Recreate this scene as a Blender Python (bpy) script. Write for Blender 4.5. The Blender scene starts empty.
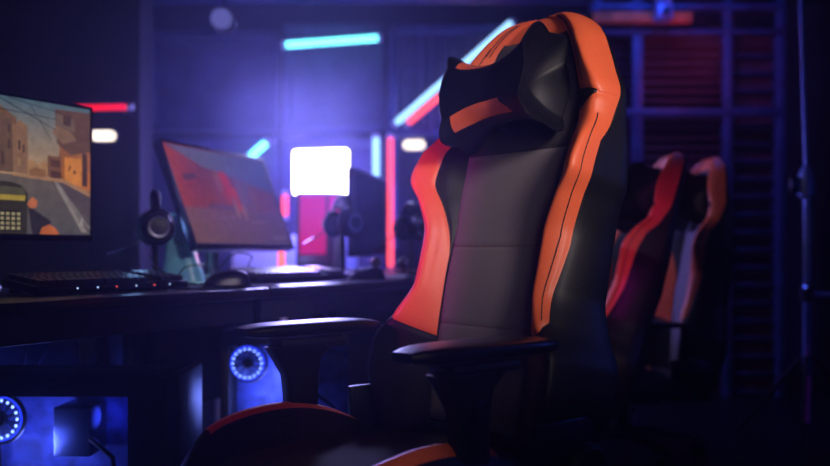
import bpy, bmesh, math, random
from mathutils import Vector, Matrix, Euler, noise
random.seed(7)
C = bpy.context.scene.collection
PI = math.pi
F_PX, HOR, CAMZ = 850.0, 250.0, 0.85

def lin(c):
    return tuple(((v/255)/12.92 if v/255 <= .04045 else ((v/255+.055)/1.055)**2.4) for v in c)

def P(px, py, Y):
    """world point at depth Y that stands at that place in the room"""
    return Vector(((px-415)*Y/F_PX, Y, CAMZ-(py-HOR)*Y/F_PX))

# ------------------------------------------------------------ materials
def mat(name, col, rough=.5, metal=0, bump=0, scale=60, var=.12, coat=0, sheen=0, spec=.5, kind='noise'):
    m = bpy.data.materials.new(name); m.use_nodes = True
    nt = m.node_tree; b = nt.nodes['Principled BSDF']
    c = lin(col)
    tc = nt.nodes.new('ShaderNodeTexCoord')
    if kind == 'weave':
        n = nt.nodes.new('ShaderNodeTexChecker'); n.inputs['Scale'].default_value = scale
        n.inputs['Color1'].default_value = (1, 1, 1, 1); n.inputs['Color2'].default_value = (0, 0, 0, 1); out = n.outputs['Fac']
    elif kind == 'wave':
        n = nt.nodes.new('ShaderNodeTexWave'); n.inputs['Scale'].default_value = scale; n.inputs['Distortion'].default_value = 1.5; out = n.outputs['Fac']
    else:
        n = nt.nodes.new('ShaderNodeTexNoise'); n.inputs['Scale'].default_value = scale; n.inputs['Detail'].default_value = 4; out = n.outputs['Fac']
    nt.links.new(tc.outputs['Object'], n.inputs['Vector'])
    r = nt.nodes.new('ShaderNodeValToRGB')
    r.color_ramp.elements[0].position = .3; r.color_ramp.elements[1].position = .7
    r.color_ramp.elements[0].color = (*[v*(1-var) for v in c], 1)
    r.color_ramp.elements[1].color = (*[min(1, v*(1+var)) for v in c], 1)
    nt.links.new(out, r.inputs['Fac']); nt.links.new(r.outputs['Color'], b.inputs['Base Color'])
    b.inputs['Roughness'].default_value = rough; b.inputs['Metallic'].default_value = metal
    b.inputs['Coat Weight'].default_value = coat; b.inputs['Sheen Weight'].default_value = sheen
    b.inputs['Specular IOR Level'].default_value = spec
    if bump:
        bp = nt.nodes.new('ShaderNodeBump'); bp.inputs['Strength'].default_value = bump; bp.inputs['Distance'].default_value = .001
        nt.links.new(out, bp.inputs['Height']); nt.links.new(bp.outputs['Normal'], b.inputs['Normal'])
    return m

def emis(name, col, strength):
    m = bpy.data.materials.new(name); m.use_nodes = True
    nt = m.node_tree; nt.nodes.clear()
    o = nt.nodes.new('ShaderNodeOutputMaterial'); e = nt.nodes.new('ShaderNodeEmission')
    e.inputs['Color'].default_value = (*lin(col), 1); e.inputs['Strength'].default_value = strength
    nt.links.new(e.outputs[0], o.inputs[0]); return m

def screen_mat(name, strength=1.0):
    m = bpy.data.materials.new(name); m.use_nodes = True
    nt = m.node_tree; nt.nodes.clear()
    o = nt.nodes.new('ShaderNodeOutputMaterial'); e = nt.nodes.new('ShaderNodeEmission')
    a = nt.nodes.new('ShaderNodeAttribute'); a.attribute_name = 'Col'
    tc = nt.nodes.new('ShaderNodeTexCoord'); n = nt.nodes.new('ShaderNodeTexNoise'); n.inputs['Scale'].default_value = 45; n.inputs['Detail'].default_value = 5
    nt.links.new(tc.outputs['Object'], n.inputs['Vector'])
    mr = nt.nodes.new('ShaderNodeMapRange'); mr.inputs['To Min'].default_value = .55; mr.inputs['To Max'].default_value = 1.4
    nt.links.new(n.outputs['Fac'], mr.inputs['Value'])
    mx = nt.nodes.new('ShaderNodeMath'); mx.operation = 'MULTIPLY'; mx.inputs[1].default_value = strength
    nt.links.new(mr.outputs[0], mx.inputs[0])
    g = nt.nodes.new('ShaderNodeBsdfGlossy'); g.inputs['Roughness'].default_value = .6; g.inputs['Color'].default_value = (.03, .04, .04, 1)
    ad = nt.nodes.new('ShaderNodeAddShader')
    nt.links.new(a.outputs['Color'], e.inputs['Color']); nt.links.new(mx.outputs[0], e.inputs['Strength'])
    nt.links.new(e.outputs[0], ad.inputs[0]); nt.links.new(g.outputs[0], ad.inputs[1]); nt.links.new(ad.outputs[0], o.inputs[0])
    return m

def glass_mat(name, tint=(200, 215, 255)):
    m = bpy.data.materials.new(name); m.use_nodes = True
    nt = m.node_tree; nt.nodes.clear()
    o = nt.nodes.new('ShaderNodeOutputMaterial'); t = nt.nodes.new('ShaderNodeBsdfTransparent'); g = nt.nodes.new('ShaderNodeBsdfGlossy')
    t.inputs[0].default_value = (*lin(tint), 1); g.inputs['Roughness'].default_value = .08
    n = nt.nodes.new('ShaderNodeTexNoise'); n.inputs['Scale'].default_value = 6
    mr = nt.nodes.new('ShaderNodeMapRange'); mr.inputs['To Min'].default_value = .04; mr.inputs['To Max'].default_value = .12
    nt.links.new(n.outputs['Fac'], mr.inputs['Value'])
    mx = nt.nodes.new('ShaderNodeMixShader'); nt.links.new(mr.outputs[0], mx.inputs[0])
    nt.links.new(t.outputs[0], mx.inputs[1]); nt.links.new(g.outputs[0], mx.inputs[2]); nt.links.new(mx.outputs[0], o.inputs[0])
    return m

M = dict(
    orange=mat('orange leatherette', (236, 106, 62), .42, bump=.25, scale=400, var=.06, spec=.45),
    black=mat('black leatherette', (12, 11, 17), .5, bump=.3, scale=350, var=.15, spec=.34),
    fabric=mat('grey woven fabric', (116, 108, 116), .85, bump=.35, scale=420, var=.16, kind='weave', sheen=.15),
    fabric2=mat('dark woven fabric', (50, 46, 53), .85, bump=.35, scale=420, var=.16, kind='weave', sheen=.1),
    thread=mat('orange thread', (120, 50, 45), .7, scale=300, var=.3),
    threadk=mat('dark thread', (45, 14, 20), .7, scale=300, var=.3),
    plastic=mat('black plastic', (9, 9, 12), .36, bump=.1, scale=500, var=.1),
    plasticm=mat('matt black plastic', (8, 8, 11), .55, bump=.15, scale=300, var=.1),
    metal=mat('brushed dark metal', (60, 62, 70), .35, metal=1, scale=90, var=.15),
    chrome=mat('polished metal', (190, 192, 200), .18, metal=1, scale=50, var=.05),
    desk=mat('dark laminate', (20, 20, 26), .3, bump=.05, scale=30, var=.25),
    deskf=mat('dark panel laminate', (22, 24, 36), .55, bump=.05, scale=30, var=.25),
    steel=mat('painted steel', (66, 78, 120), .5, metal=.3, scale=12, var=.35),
    steel2=mat('rusty painted steel', (210, 110, 60), .6, metal=.2, scale=14, var=.35),
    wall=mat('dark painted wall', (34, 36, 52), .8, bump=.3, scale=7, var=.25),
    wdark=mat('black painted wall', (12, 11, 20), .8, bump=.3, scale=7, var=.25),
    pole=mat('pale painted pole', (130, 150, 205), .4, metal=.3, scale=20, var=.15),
    ring=mat('dull metal', (100, 100, 116), .3, metal=1, scale=20, var=.15),
    wallp=mat('wall panel', (62, 66, 96), .65, bump=.3, scale=5, var=.3),
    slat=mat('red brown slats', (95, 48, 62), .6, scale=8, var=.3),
    floor=mat('dark floor', (22, 22, 27), .35, bump=.2, scale=9, var=.3),
    ceil=mat('dark ceiling', (26, 27, 38), .85, scale=6, var=.25),
    white=mat('pale plastic', (205, 214, 226), .35, scale=30, var=.05),
    teal=mat('pale teal plastic', (130, 205, 230), .3, scale=30, var=.12),
    pad=mat('black cloth mat', (18, 18, 24), .8, bump=.3, scale=400, var=.2, kind='weave'),
    key=mat('keycap', (52, 52, 62), .35, scale=80, var=.15),
    scr=screen_mat('screen image', .68), scr2=screen_mat('dim screen image', .55),
    scroff=mat('switched off screen', (14, 16, 34), .22, scale=4, var=.3),
    glass=glass_mat('tinted glass'),
    board=mat('circuit board', (74, 84, 150), .5, metal=.2, bump=.5, scale=26, var=.6),
    heat=mat('aluminium fins', (120, 128, 160), .35, metal=.8, scale=80, var=.25, kind='wave'),
)
E = dict(
    cyan=emis('cyan glow', (110, 235, 250), 3.2), cyan2=emis('ice blue glow', (150, 205, 255), 2.2),
    red=emis('red glow', (255, 76, 88), 2.4), redd=emis('deep red glow', (235, 22, 50), 1.5), orange=emis('orange red glow', (255, 96, 60), 2.4),
    white=emis('white glow', (255, 246, 240), 9), warm=emis('warm white glow', (255, 236, 226), 2.2),
    dot=emis('fan light', (190, 205, 255), 5), dots=emis('key light', (170, 200, 255), 1.6), dotr=emis('key light red', (255, 90, 90), 1.2),
    pink=emis('magenta glow', (200, 24, 110), .9), dim=emis('dim glow', (96, 96, 170), .75), green=emis('green light', (40, 200, 120), .7),
    ring=emis('fan ring glow', (60, 80, 255), 2.0),
)

# ------------------------------------------------------------ mesh builder
class MB:
    def __init__(s): s.v = []; s.f = []
    def add(s, vs, fs):
        o = len(s.v); s.v += [Vector(q) for q in vs]; s.f += [tuple(i+o for i in f) for f in fs]; return s
    def box(s, x0, x1, y0, y1, z0, z1, bev=0, rot=None, seg=2):
        bm = bmesh.new(); bmesh.ops.create_cube(bm, size=1)
        for v in bm.verts:
            v.co = Vector(((x0+x1)/2+v.co.x*(x1-x0), (y0+y1)/2+v.co.y*(y1-y0), (z0+z1)/2+v.co.z*(z1-z0)))
        if bev: bmesh.ops.bevel(bm, geom=bm.edges[:], offset=bev, segments=seg, affect='EDGES', profile=.5)
        if rot: bm.transform(rot)
        bm.verts.index_update(); s.add([v.co.copy() for v in bm.verts], [[q.index for q in f.verts] for f in bm.faces]); bm.free(); return s
    def tube(s, pts, r, n=8, closed=False, caps=True):
        pts = [Vector(p) for p in pts]; rs = r if isinstance(r, (list, tuple)) else [r]*len(pts)
        N = len(pts); rings = []; up = None
        for i, p in enumerate(pts):
            if closed: d = pts[(i+1) % N]-pts[i-1]
            else: d = pts[min(i+1, N-1)]-pts[max(i-1, 0)]
            d.normalize()
            if up is None:
                up = Vector((0, 0, 1)) if abs(d.z) < .9 else Vector((1, 0, 0))
            a = d.cross(up)
            if a.length < 1e-5: a = d.orthogonal()
            a.normalize(); b = a.cross(d).normalized(); up = b
            rings.append([p+(a*math.cos(2*PI*k/n)+b*math.sin(2*PI*k/n))*rs[i] for k in range(n)])
        fs = []
        for i in range(N if closed else N-1):
            j = (i+1) % N
            for k in range(n): fs.append((i*n+k, i*n+(k+1) % n, j*n+(k+1) % n, j*n+k))
        if caps and not closed: fs += [tuple(reversed(range(n))), tuple((N-1)*n+k for k in range(n))]
        return s.add([q for g in rings for q in g], fs)
    def lathe(s, prof, n=32, mtx=None):
        vs = []; fs = []
        for r, z in prof:
            for k in range(n): vs.append(Vector((max(r, 1e-4)*math.cos(2*PI*k/n), max(r, 1e-4)*math.sin(2*PI*k/n), z)))
        for i in range(len(prof)-1):
            for k in range(n): fs.append((i*n+k, i*n+(k+1) % n, (i+1)*n+(k+1) % n, (i+1)*n+k))
        fs += [tuple(reversed(range(n))), tuple((len(prof)-1)*n+k for k in range(n))]
        if mtx: vs = [mtx @ v for v in vs]
        return s.add(vs, fs)
    def loft(s, rings, cap=True, closed=True):
        n = len(rings[0]); vs = [q for g in rings for q in g]; fs = []
        for i in range(len(rings)-1):
            for k in range(n if closed else n-1): fs.append((i*n+k, i*n+(k+1) % n, (i+1)*n+(k+1) % n, (i+1)*n+k))
        if cap: fs += [tuple(reversed(range(n))), tuple((len(rings)-1)*n+k for k in range(n))]
        return s.add(vs, fs)
    def xf(s, m): s.v = [m @ v for v in s.v]; return s
    def build(s, name, material, parent=None, smooth=True, loc=None, rot=None, recalc=True):
        me = bpy.data.meshes.new(name); me.from_pydata([tuple(v) for v in s.v], [], s.f); me.validate()
        if recalc:
            bm = bmesh.new(); bm.from_mesh(me); bmesh.ops.recalc_face_normals(bm, faces=bm.faces[:]); bm.to_mesh(me); bm.free()
        me.materials.append(material)
        if smooth:
            me.polygons.foreach_set('use_smooth', [True]*len(me.polygons)); me.set_sharp_from_angle(angle=math.radians(38))
        o = bpy.data.objects.new(name, me); C.objects.link(o)
        if parent: o.parent = parent
        if loc: o.location = loc
        if rot: o.rotation_euler = rot
        return o

def tag(o, label, cat, group=None, kind=None):
    o['label'] = label; o['category'] = cat
    if group: o['group'] = group
    if kind: o['kind'] = kind
    return o
def thing(name, label, cat, loc=(0, 0, 0), rz=0, group=None):
    o = bpy.data.objects.new(name, None); C.objects.link(o); o.empty_display_size = .05
    o.location = loc; o.rotation_euler = (0, 0, rz); return tag(o, label, cat, group)
def struct(name, mb, m, smooth=False):
    o = mb.build(name, m, smooth=smooth); o['kind'] = 'structure'; return o
def dup(root, loc, rz, label, group=None):
    def cp(o, par):
        c = o.copy(); C.objects.link(c); c.parent = par
        for ch in [x for x in bpy.data.objects if x.parent == o]: cp(ch, c)
        return c
    r = cp(root, None); r.location = loc; r.rotation_euler = (0, 0, rz); r['label'] = label
    if group: r['group'] = group
    return r

def interp(tab, t, j):
    """monotone-ish cubic through table rows (row[0] = key)"""
    n = len(tab)
    if t <= tab[0][0]: return tab[0][j]
    if t >= tab[-1][0]: return tab[-1][j]
    for i in range(n-1):
        if tab[i][0] <= t <= tab[i+1][0]: break
    x0, x1 = tab[i][0], tab[i+1][0]; h = x1-x0; u = (t-x0)/h
    def sl(a):
        if a <= 0 or a >= n-1:
            a0, a1 = (0, 1) if a <= 0 else (n-2, n-1)
            return (tab[a1][j]-tab[a0][j])/(tab[a1][0]-tab[a0][0])
        d0 = (tab[a][j]-tab[a-1][j])/(tab[a][0]-tab[a-1][0]); d1 = (tab[a+1][j]-tab[a][j])/(tab[a+1][0]-tab[a][0])
        return 0 if d0*d1 <= 0 else 2*d0*d1/(d0+d1)
    m0, m1 = sl(i), sl(i+1)
    return (2*u**3-3*u*u+1)*tab[i][j]+(u**3-2*u*u+u)*h*m0+(-2*u**3+3*u*u)*tab[i+1][j]+(u**3-u*u)*h*m1

# ============================================================ SETTING
struct('floor', MB().box(-5, 4.2, -1.2, 6.5, -.05, 0), M['floor'])
struct('ceiling', MB().box(-5, 4.2, -1.2, 6.5, 3.1, 3.15), M['ceil'])
struct('wall_back', MB().box(-5, 4.2, 6.3, 6.4, 0, 3.1), M['wall'])
struct('wall_right', MB().box(2.75, 2.85, -1.2, 6.3, 0, 3.1), M['wall'])
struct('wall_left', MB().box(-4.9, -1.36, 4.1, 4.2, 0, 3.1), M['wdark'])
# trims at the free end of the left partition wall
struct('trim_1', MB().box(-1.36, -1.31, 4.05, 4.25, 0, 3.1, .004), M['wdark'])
# panelled back wall: four framed bays on wall_back
def bay(n, x0, x1, z0, z1, m):
    mb = MB().box(x0, x1, 6.24, 6.3, z0, z1)
    w = .05
    mb.box(x0, x1, 6.19, 6.25, z1-w, z1, .004).box(x0, x1, 6.19, 6.25, z0, z0+w, .004)
    mb.box(x0, x0+w, 6.19, 6.25, z0, z1, .004).box(x1-w, x1, 6.19, 6.25, z0, z1, .004)
    return struct('trim_%d' % n, mb, m)
bay(2, -1.95, -1.0, 1.72, 2.45, M['wallp']); bay(3, -.96, -.22, 1.72, 2.5, M['wallp'])
bay(4, -1.95, -1.0, .1, 1.66, M['wallp']); bay(5, -.96, -.22, .1, 1.66, M['wallp'])

# corrugated shutter panel between the tubes and the chair
t = thing('corrugated_panel', 'blue-lit corrugated metal panel on the back wall behind the diagonal tubes', 'wall panel', (.48, 6.1, 1.2))
mb = MB(); pts = []
N = 132; w = 1.25
rows = [[], []]
for i in range(N+1):
    x = -w/2+w*i/N; y = .012*math.copysign(min(1, abs(math.sin(i*PI/4))*1.6), math.sin(i*PI/4))
    rows[0].append(Vector((x, y, .5))); rows[1].append(Vector((x, y, 1.22)))
mb.loft(rows, cap=False, closed=False); mb.build('sheet', M['wallp'], t)
mb = MB().box(-.65, .65, -.04, .04, 1.2, 1.26, .005).box(-.65, .65, -.04, .04, .46, .52, .005).box(-.67, -.61, -.04, .04, .46, 1.26, .005).box(.61, .67, -.04, .04, .46, 1.26, .005)
mb.box(-.67, -.61, -.03, .03, -1.2, .46, .004).box(.61, .67, -.03, .03, -1.2, .46, .004)
mb.build('panel_frame', M['steel'], t)

# steel rack frame with louvred screens (right background)
YB = 4.9
def X(px, Y): return (px-415)*Y/F_PX
def Z(py, Y): return CAMZ-(py-HOR)*Y/F_PX
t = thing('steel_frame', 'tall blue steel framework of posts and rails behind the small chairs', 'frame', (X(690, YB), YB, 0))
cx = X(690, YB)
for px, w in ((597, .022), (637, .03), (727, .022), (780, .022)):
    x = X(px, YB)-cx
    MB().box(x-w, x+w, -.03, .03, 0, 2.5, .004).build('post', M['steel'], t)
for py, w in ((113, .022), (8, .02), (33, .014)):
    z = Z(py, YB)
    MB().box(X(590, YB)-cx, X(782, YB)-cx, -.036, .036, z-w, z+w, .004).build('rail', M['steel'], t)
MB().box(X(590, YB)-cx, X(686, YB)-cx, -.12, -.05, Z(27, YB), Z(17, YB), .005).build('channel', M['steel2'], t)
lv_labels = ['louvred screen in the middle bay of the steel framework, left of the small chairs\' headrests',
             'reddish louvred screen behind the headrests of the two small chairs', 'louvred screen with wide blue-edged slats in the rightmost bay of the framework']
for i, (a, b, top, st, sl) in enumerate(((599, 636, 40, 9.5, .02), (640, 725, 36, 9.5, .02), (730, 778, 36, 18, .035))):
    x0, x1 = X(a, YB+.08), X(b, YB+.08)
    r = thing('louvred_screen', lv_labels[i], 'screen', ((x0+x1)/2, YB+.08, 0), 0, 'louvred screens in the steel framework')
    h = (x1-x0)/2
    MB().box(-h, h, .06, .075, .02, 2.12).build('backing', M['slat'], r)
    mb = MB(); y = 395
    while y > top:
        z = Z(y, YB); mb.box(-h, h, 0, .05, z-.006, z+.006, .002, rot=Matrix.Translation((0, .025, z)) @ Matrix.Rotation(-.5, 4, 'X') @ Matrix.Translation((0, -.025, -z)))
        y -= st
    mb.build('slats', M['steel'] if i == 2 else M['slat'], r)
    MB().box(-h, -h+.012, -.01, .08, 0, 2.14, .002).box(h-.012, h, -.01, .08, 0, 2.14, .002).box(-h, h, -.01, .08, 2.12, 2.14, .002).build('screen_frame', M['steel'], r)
# overhead truss beam
t = tag(MB().box(-2.2, 2.6, 5.0, 5.16, 2.34, 2.5, .01).build('ceiling_beam', M['steel']), 'wide dark blue beam running across the top of the picture', 'beam')
for x in (-1.6, -.2, 1.1, 2.3):
    tag(MB().tube([(x, 5.08, 2.49), (x, 5.08, 3.1)], .012).build('hanger_rod', M['metal']), 'thin rod hanging the wide beam from the ceiling', 'rod', 'rods holding the beam')
# clamp on the framework
t = thing('clamp_fixture', 'pale blue clamp lamp gripping the top rail above the small chairs', 'clamp', P(663, 14, 4.75))
MB().box(-.045, .045, -.05, .05, -.04, .05, .012).build('body', M['pole'], t)
MB().box(-.035, .035, -.06, .08, .05, .16, .01).build('jaw', M['pole'], t)
MB().tube([(.0, -.05, 0), (0, -.09, 0)], .02, 14).build('knob', M['metal'], t)
# light stand at far right
YS = 3.6
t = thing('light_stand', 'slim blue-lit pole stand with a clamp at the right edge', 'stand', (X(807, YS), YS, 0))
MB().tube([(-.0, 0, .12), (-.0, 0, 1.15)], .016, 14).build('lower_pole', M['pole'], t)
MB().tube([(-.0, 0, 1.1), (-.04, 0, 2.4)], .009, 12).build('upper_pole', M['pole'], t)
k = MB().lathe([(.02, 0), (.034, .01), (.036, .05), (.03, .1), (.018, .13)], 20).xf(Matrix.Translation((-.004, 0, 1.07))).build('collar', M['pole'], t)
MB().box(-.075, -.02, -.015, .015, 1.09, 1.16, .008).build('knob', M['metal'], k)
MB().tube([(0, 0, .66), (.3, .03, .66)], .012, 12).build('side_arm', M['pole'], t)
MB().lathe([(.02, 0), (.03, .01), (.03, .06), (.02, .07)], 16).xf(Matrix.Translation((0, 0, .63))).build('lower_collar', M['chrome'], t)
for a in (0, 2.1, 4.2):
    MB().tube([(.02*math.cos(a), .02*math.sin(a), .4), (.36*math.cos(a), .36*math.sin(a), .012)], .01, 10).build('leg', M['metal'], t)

# ------------------------------------------------------------ light tubes and lamps
def neon(label, a, b, r, m, group=None, cat='light tube', wall=6.3):
    a = Vector(a); b = Vector(b); mid = (a+b)/2
    o = thing('light_tube', label, cat, mid, 0, group)
    MB().tube([a-mid, b-mid], r, 14).build('glowing_tube', E[m], o)
    d = (b-a).normalized()
    MB().tube([a-mid-d*.02, a-mid+d*.008], r*1.15, 14).build('end_cap', M['white'], o)
    MB().tube([b-mid-d*.008, b-mid+d*.02], r*1.15, 14).build('end_cap', M['white'], o)
    up = Vector((0, 1, 0))*(r+.014)
    MB().tube([a-mid+up, b-mid+up], .012, 8).build('backing_bar', M['metal'], o)
    if wall:
        for q in (a.lerp(b, .15), a.lerp(b, .85)):
            MB().box(q.x-mid.x-.012, q.x-mid.x+.012, r+.014, wall-mid.y, q.z-mid.z-.012, q.z-mid.z+.012, .002).build('wall_bracket', M['metal'], o)
    return o
neon('cyan light tube lying almost level high on the back wall', P(285, 45, 6.1), P(379, 38, 6.1), .024, 'cyan')
neon('long ice-blue diagonal tube rising behind the headrest', P(395, 124, 5.98), P(512, 22, 5.98), .022, 'cyan2')
neon('red diagonal tube just below the ice-blue diagonal one', P(407, 124, 5.98), P(505, 42, 5.98), .019, 'red')
neon('short upright cyan tube left of the tall red tube', P(376, 137, 6.1), P(376, 178, 6.1), .023, 'cyan2')
neon('tall upright red tube standing left of the big chair', P(390.5, 137, 5.9), P(390.5, 268, 5.9), .019, 'red')
neon('short tilted cyan tube above the angled second monitor', P(250, 157, 6.1), P(267, 142, 6.1), .027, 'cyan')
neon('short red tube at the left edge of the glowing white panel', P(285, 194, 6.1), P(285, 217, 6.1), .021, 'red')
neon('orange-red tube standing right below the angled monitor\'s corner', P(281.5, 236, 4.0), P(281.5, 272, 4.0), .016, 'orange', wall=None)
neon('level red tube on the dark wall right of the street-scene monitor', P(72, 108, 4.0), P(129, 107, 4.0), .013, 'redd', wall=4.1)
def oval(label, p, w=.058, m='warm'):
    o = thing('oval_lamp', label, 'lamp', p)
    def rr(w, h, y):
        pts = []
        for k in range(28):
            a = 2*PI*k/28; sx = 1 if math.cos(a) > 0 else -1
            pts.append(Vector((sx*(w-h)+h*math.cos(a), y, h*math.sin(a))))
        return pts
    MB().loft([rr(w, w*.42, -.02), rr(w*1.0, w*.42, 0)]).build('diffuser', E[m], o)
    MB().loft([rr(w*1.12, w*.52, 0), rr(w*1.12, w*.52, .03)]).build('housing', M['plasticm'], o)
    return o
oval('small oval white lamp right of the tall red tube', P(414, 145, 6.27), .08)
oval('small oval white lamp under the level red tube on the left', P(104, 136, 4.07), .057)
o = thing('round_spotlight', 'faint round spotlight high up near the top left', 'lamp', P(221, 18, 4.6))
MB().lathe([(.054, 0), (.056, .01), (.056, .02)], 28, Matrix.Rotation(-PI/2, 4, 'X')).build('lens', E['dim'], o)
MB().lathe([(.062, .0), (.062, .08), (.03, .12)], 28, Matrix.Translation((0, .022, 0)) @ Matrix.Rotation(-PI/2, 4, 'X')).build('housing', M['plasticm'], o)
MB().tube([(0, .09, .04), (0, .09, 3.1-o.location.z)], .008, 8).build('mount_rod', M['plasticm'], o)
# glowing white panel
YP = 4.6
o = thing('studio_light', 'blazing white rectangular light on a pole between the light tubes', 'light panel', (X(321, YP), YP, 0), math.radians(-14))
zc = Z(172, YP); hw, hh = .158, .122
def rrect(w, h, r, y, n=6):
    out = []
    for (sx, sz, a0) in ((1, 1, 0), (-1, 1, 90), (-1, -1, 180), (1, -1, 270)):
        for k in range(n+1):
            a = math.radians(a0+90*k/n); out.append(Vector((sx*(w-r)+r*math.cos(a), y, sz*(h-r)+r*math.sin(a))))
    return out
MB().loft([rrect(hw, hh, .02, -.012), rrect(hw, hh, .02, 0)]).xf(Matrix.Translation((0, 0, zc))).build('diffuser', E['white'], o)
MB().loft([rrect(hw+.006, hh+.006, .022, 0), rrect(hw+.006, hh+.006, .022, .04)]).xf(Matrix.Translation((0, 0, zc))).build('housing', M['plasticm'], o)
MB().tube([(0, .03, .02), (0, .03, zc)], .014, 12).build('pole', M['metal'], o)
MB().lathe([(.16, 0), (.16, .015), (.03, .03)], 28).xf(Matrix.Translation((0, .03, 0))).build('foot', M['metal'], o)

# ============================================================ DESK ROW
U = Vector((.51, .86, 0)).normalized(); NN = Vector((-U.y, U.x, 0)); D0 = Vector((-.78, 1.6, 0)); PHI = math.atan2(U.y, U.x)
def DP(u, n, z=.75): return D0+U*u+NN*n+Vector((0, 0, z))
desk_lab = ['near black desk under the street-scene monitor', 'black desk carrying the angled second monitor and middle keyboard', 'farthest black desk, carrying the switched-off monitor']
def make_desk(L, label, loc):
    d = thing('desk', label, 'desk', loc, PHI, 'desks in the row')
    MB().box(0, L-.004, 0, .8, .722, .75, .006).build('worktop', M['desk'], d)
    MB().box(.03, L-.03, .74, .76, .3, .70, .003).build('modesty_panel', M['deskf'], d)
    MB().box(.02, L-.02, .05, .07, .66, .722, .002).build('front_rail', M['deskf'], d)
    for x in (.045, L-.05):
        lg = MB().box(x-.02, x+.02, .50, .56, .03, .722, .004).box(x-.02, x+.02, .1, .78, .0, .035, .006).build('leg', M['plasticm'], d)
    return d
make_desk(1.0, desk_lab[0], DP(-.22, 0, 0)); make_desk(.96, desk_lab[1], DP(.78, 0, 0)); make_desk(1.0, desk_lab[2], DP(1.74, 0, 0))

# ------------------------------------------------------------ monitors
W_, H_ = .597, .335
def screen_mesh(shapes, name, m, parent, loc, rot):
    """flat picture: coloured polygons in 0..1 screen coordinates, later ones on top"""
    me_v = []; me_f = []; cols = []
    for i, (col, pts) in enumerate(shapes):
        o = len(me_v); y = -.0002-.00006*i
        me_v += [(-W_/2+W_*u, y, H_*v) for u, v in pts]; me_f.append(tuple(range(o, o+len(pts))))
        cols.append(col)
    me = bpy.data.meshes.new(name); me.from_pydata(me_v, [], me_f)
    ca = me.color_attributes.new('Col', 'FLOAT_COLOR', 'CORNER'); li = 0
    for p in me.polygons:
        col = cols[p.index]; n = p.loop_total
        for k in range(n):
            c = col[k % len(col)] if isinstance(col, list) else col
            ca.data[p.loop_start+k].color = (*lin(c), 1)
    me.materials.append(m); ob = bpy.data.objects.new(name, me); C.objects.link(ob)
    ob.parent = parent; ob.location = loc; ob.rotation_euler = rot
    return ob
def monitor(label, bl, phi, tilt, shapes, m, zdesk=.75, bez=.008, hm='plastic'):
    """bl: world position of the screen's lower left corner"""
    d = Vector((math.cos(phi), math.sin(phi), 0)); n = Vector((-d.y, d.x, 0))
    mid = Vector(bl)+d*W_/2
    base = mid+n*.12; base.z = zdesk
    o = thing('monitor', label, 'monitor', base, phi, None)
    piv = Vector((0, -.12, bl[2]-zdesk)); rt = (-tilt, 0, 0)
    b = bez
    mb = MB()
    mb.box(-W_/2-b, W_/2+b, -.006, .022, -b*2.2, H_+b, .003)
    bd = mb.build('housing', M[hm], o, loc=piv, rot=rt)
    fr = MB().box(-W_/2-b, W_/2+b, -.009, -.005, -b*2.2, 0, .001).box(-W_/2-b, W_/2+b, -.009, -.005, H_, H_+b, .001).box(-W_/2-b, -W_/2, -.009, -.005, 0, H_, .001).box(W_/2, W_/2+b, -.009, -.005, 0, H_, .001)
    fr.build('bezel', M['plastic'], o, loc=piv, rot=rt)
    MB().box(-.12, .12, .02, .055, .05, .28, .02, seg=3).build('rear_cover', M['plasticm'], o, loc=piv, rot=rt)
    if shapes: screen_mesh(shapes, 'screen', m, o, piv+Matrix.Rotation(-tilt, 3, 'X') @ Vector((0, -.0068, 0)), rt)
    else: MB().box(-W_/2, W_/2, -.0075, -.006, 0, H_).build('screen', m, o, loc=piv, rot=rt)
    MB().tube([(0, .02, .015), (0, .015, .14), (0, -.035+.05*math.sin(tilt)+.0, .27+.0)], [.024, .022, .02], 14).build('stand_post', M['plastic'], o)
    MB().lathe([(.11, 0), (.112, .004), (.108, .012), (.03, .018)], 36).xf(Matrix.Diagonal((1, .85, 1, 1))).build('stand_base', M['plastic'], o)
    return o

sky = [(150, 132, 112), (168, 150, 124), (96, 116, 128), (58, 86, 104)]
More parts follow.
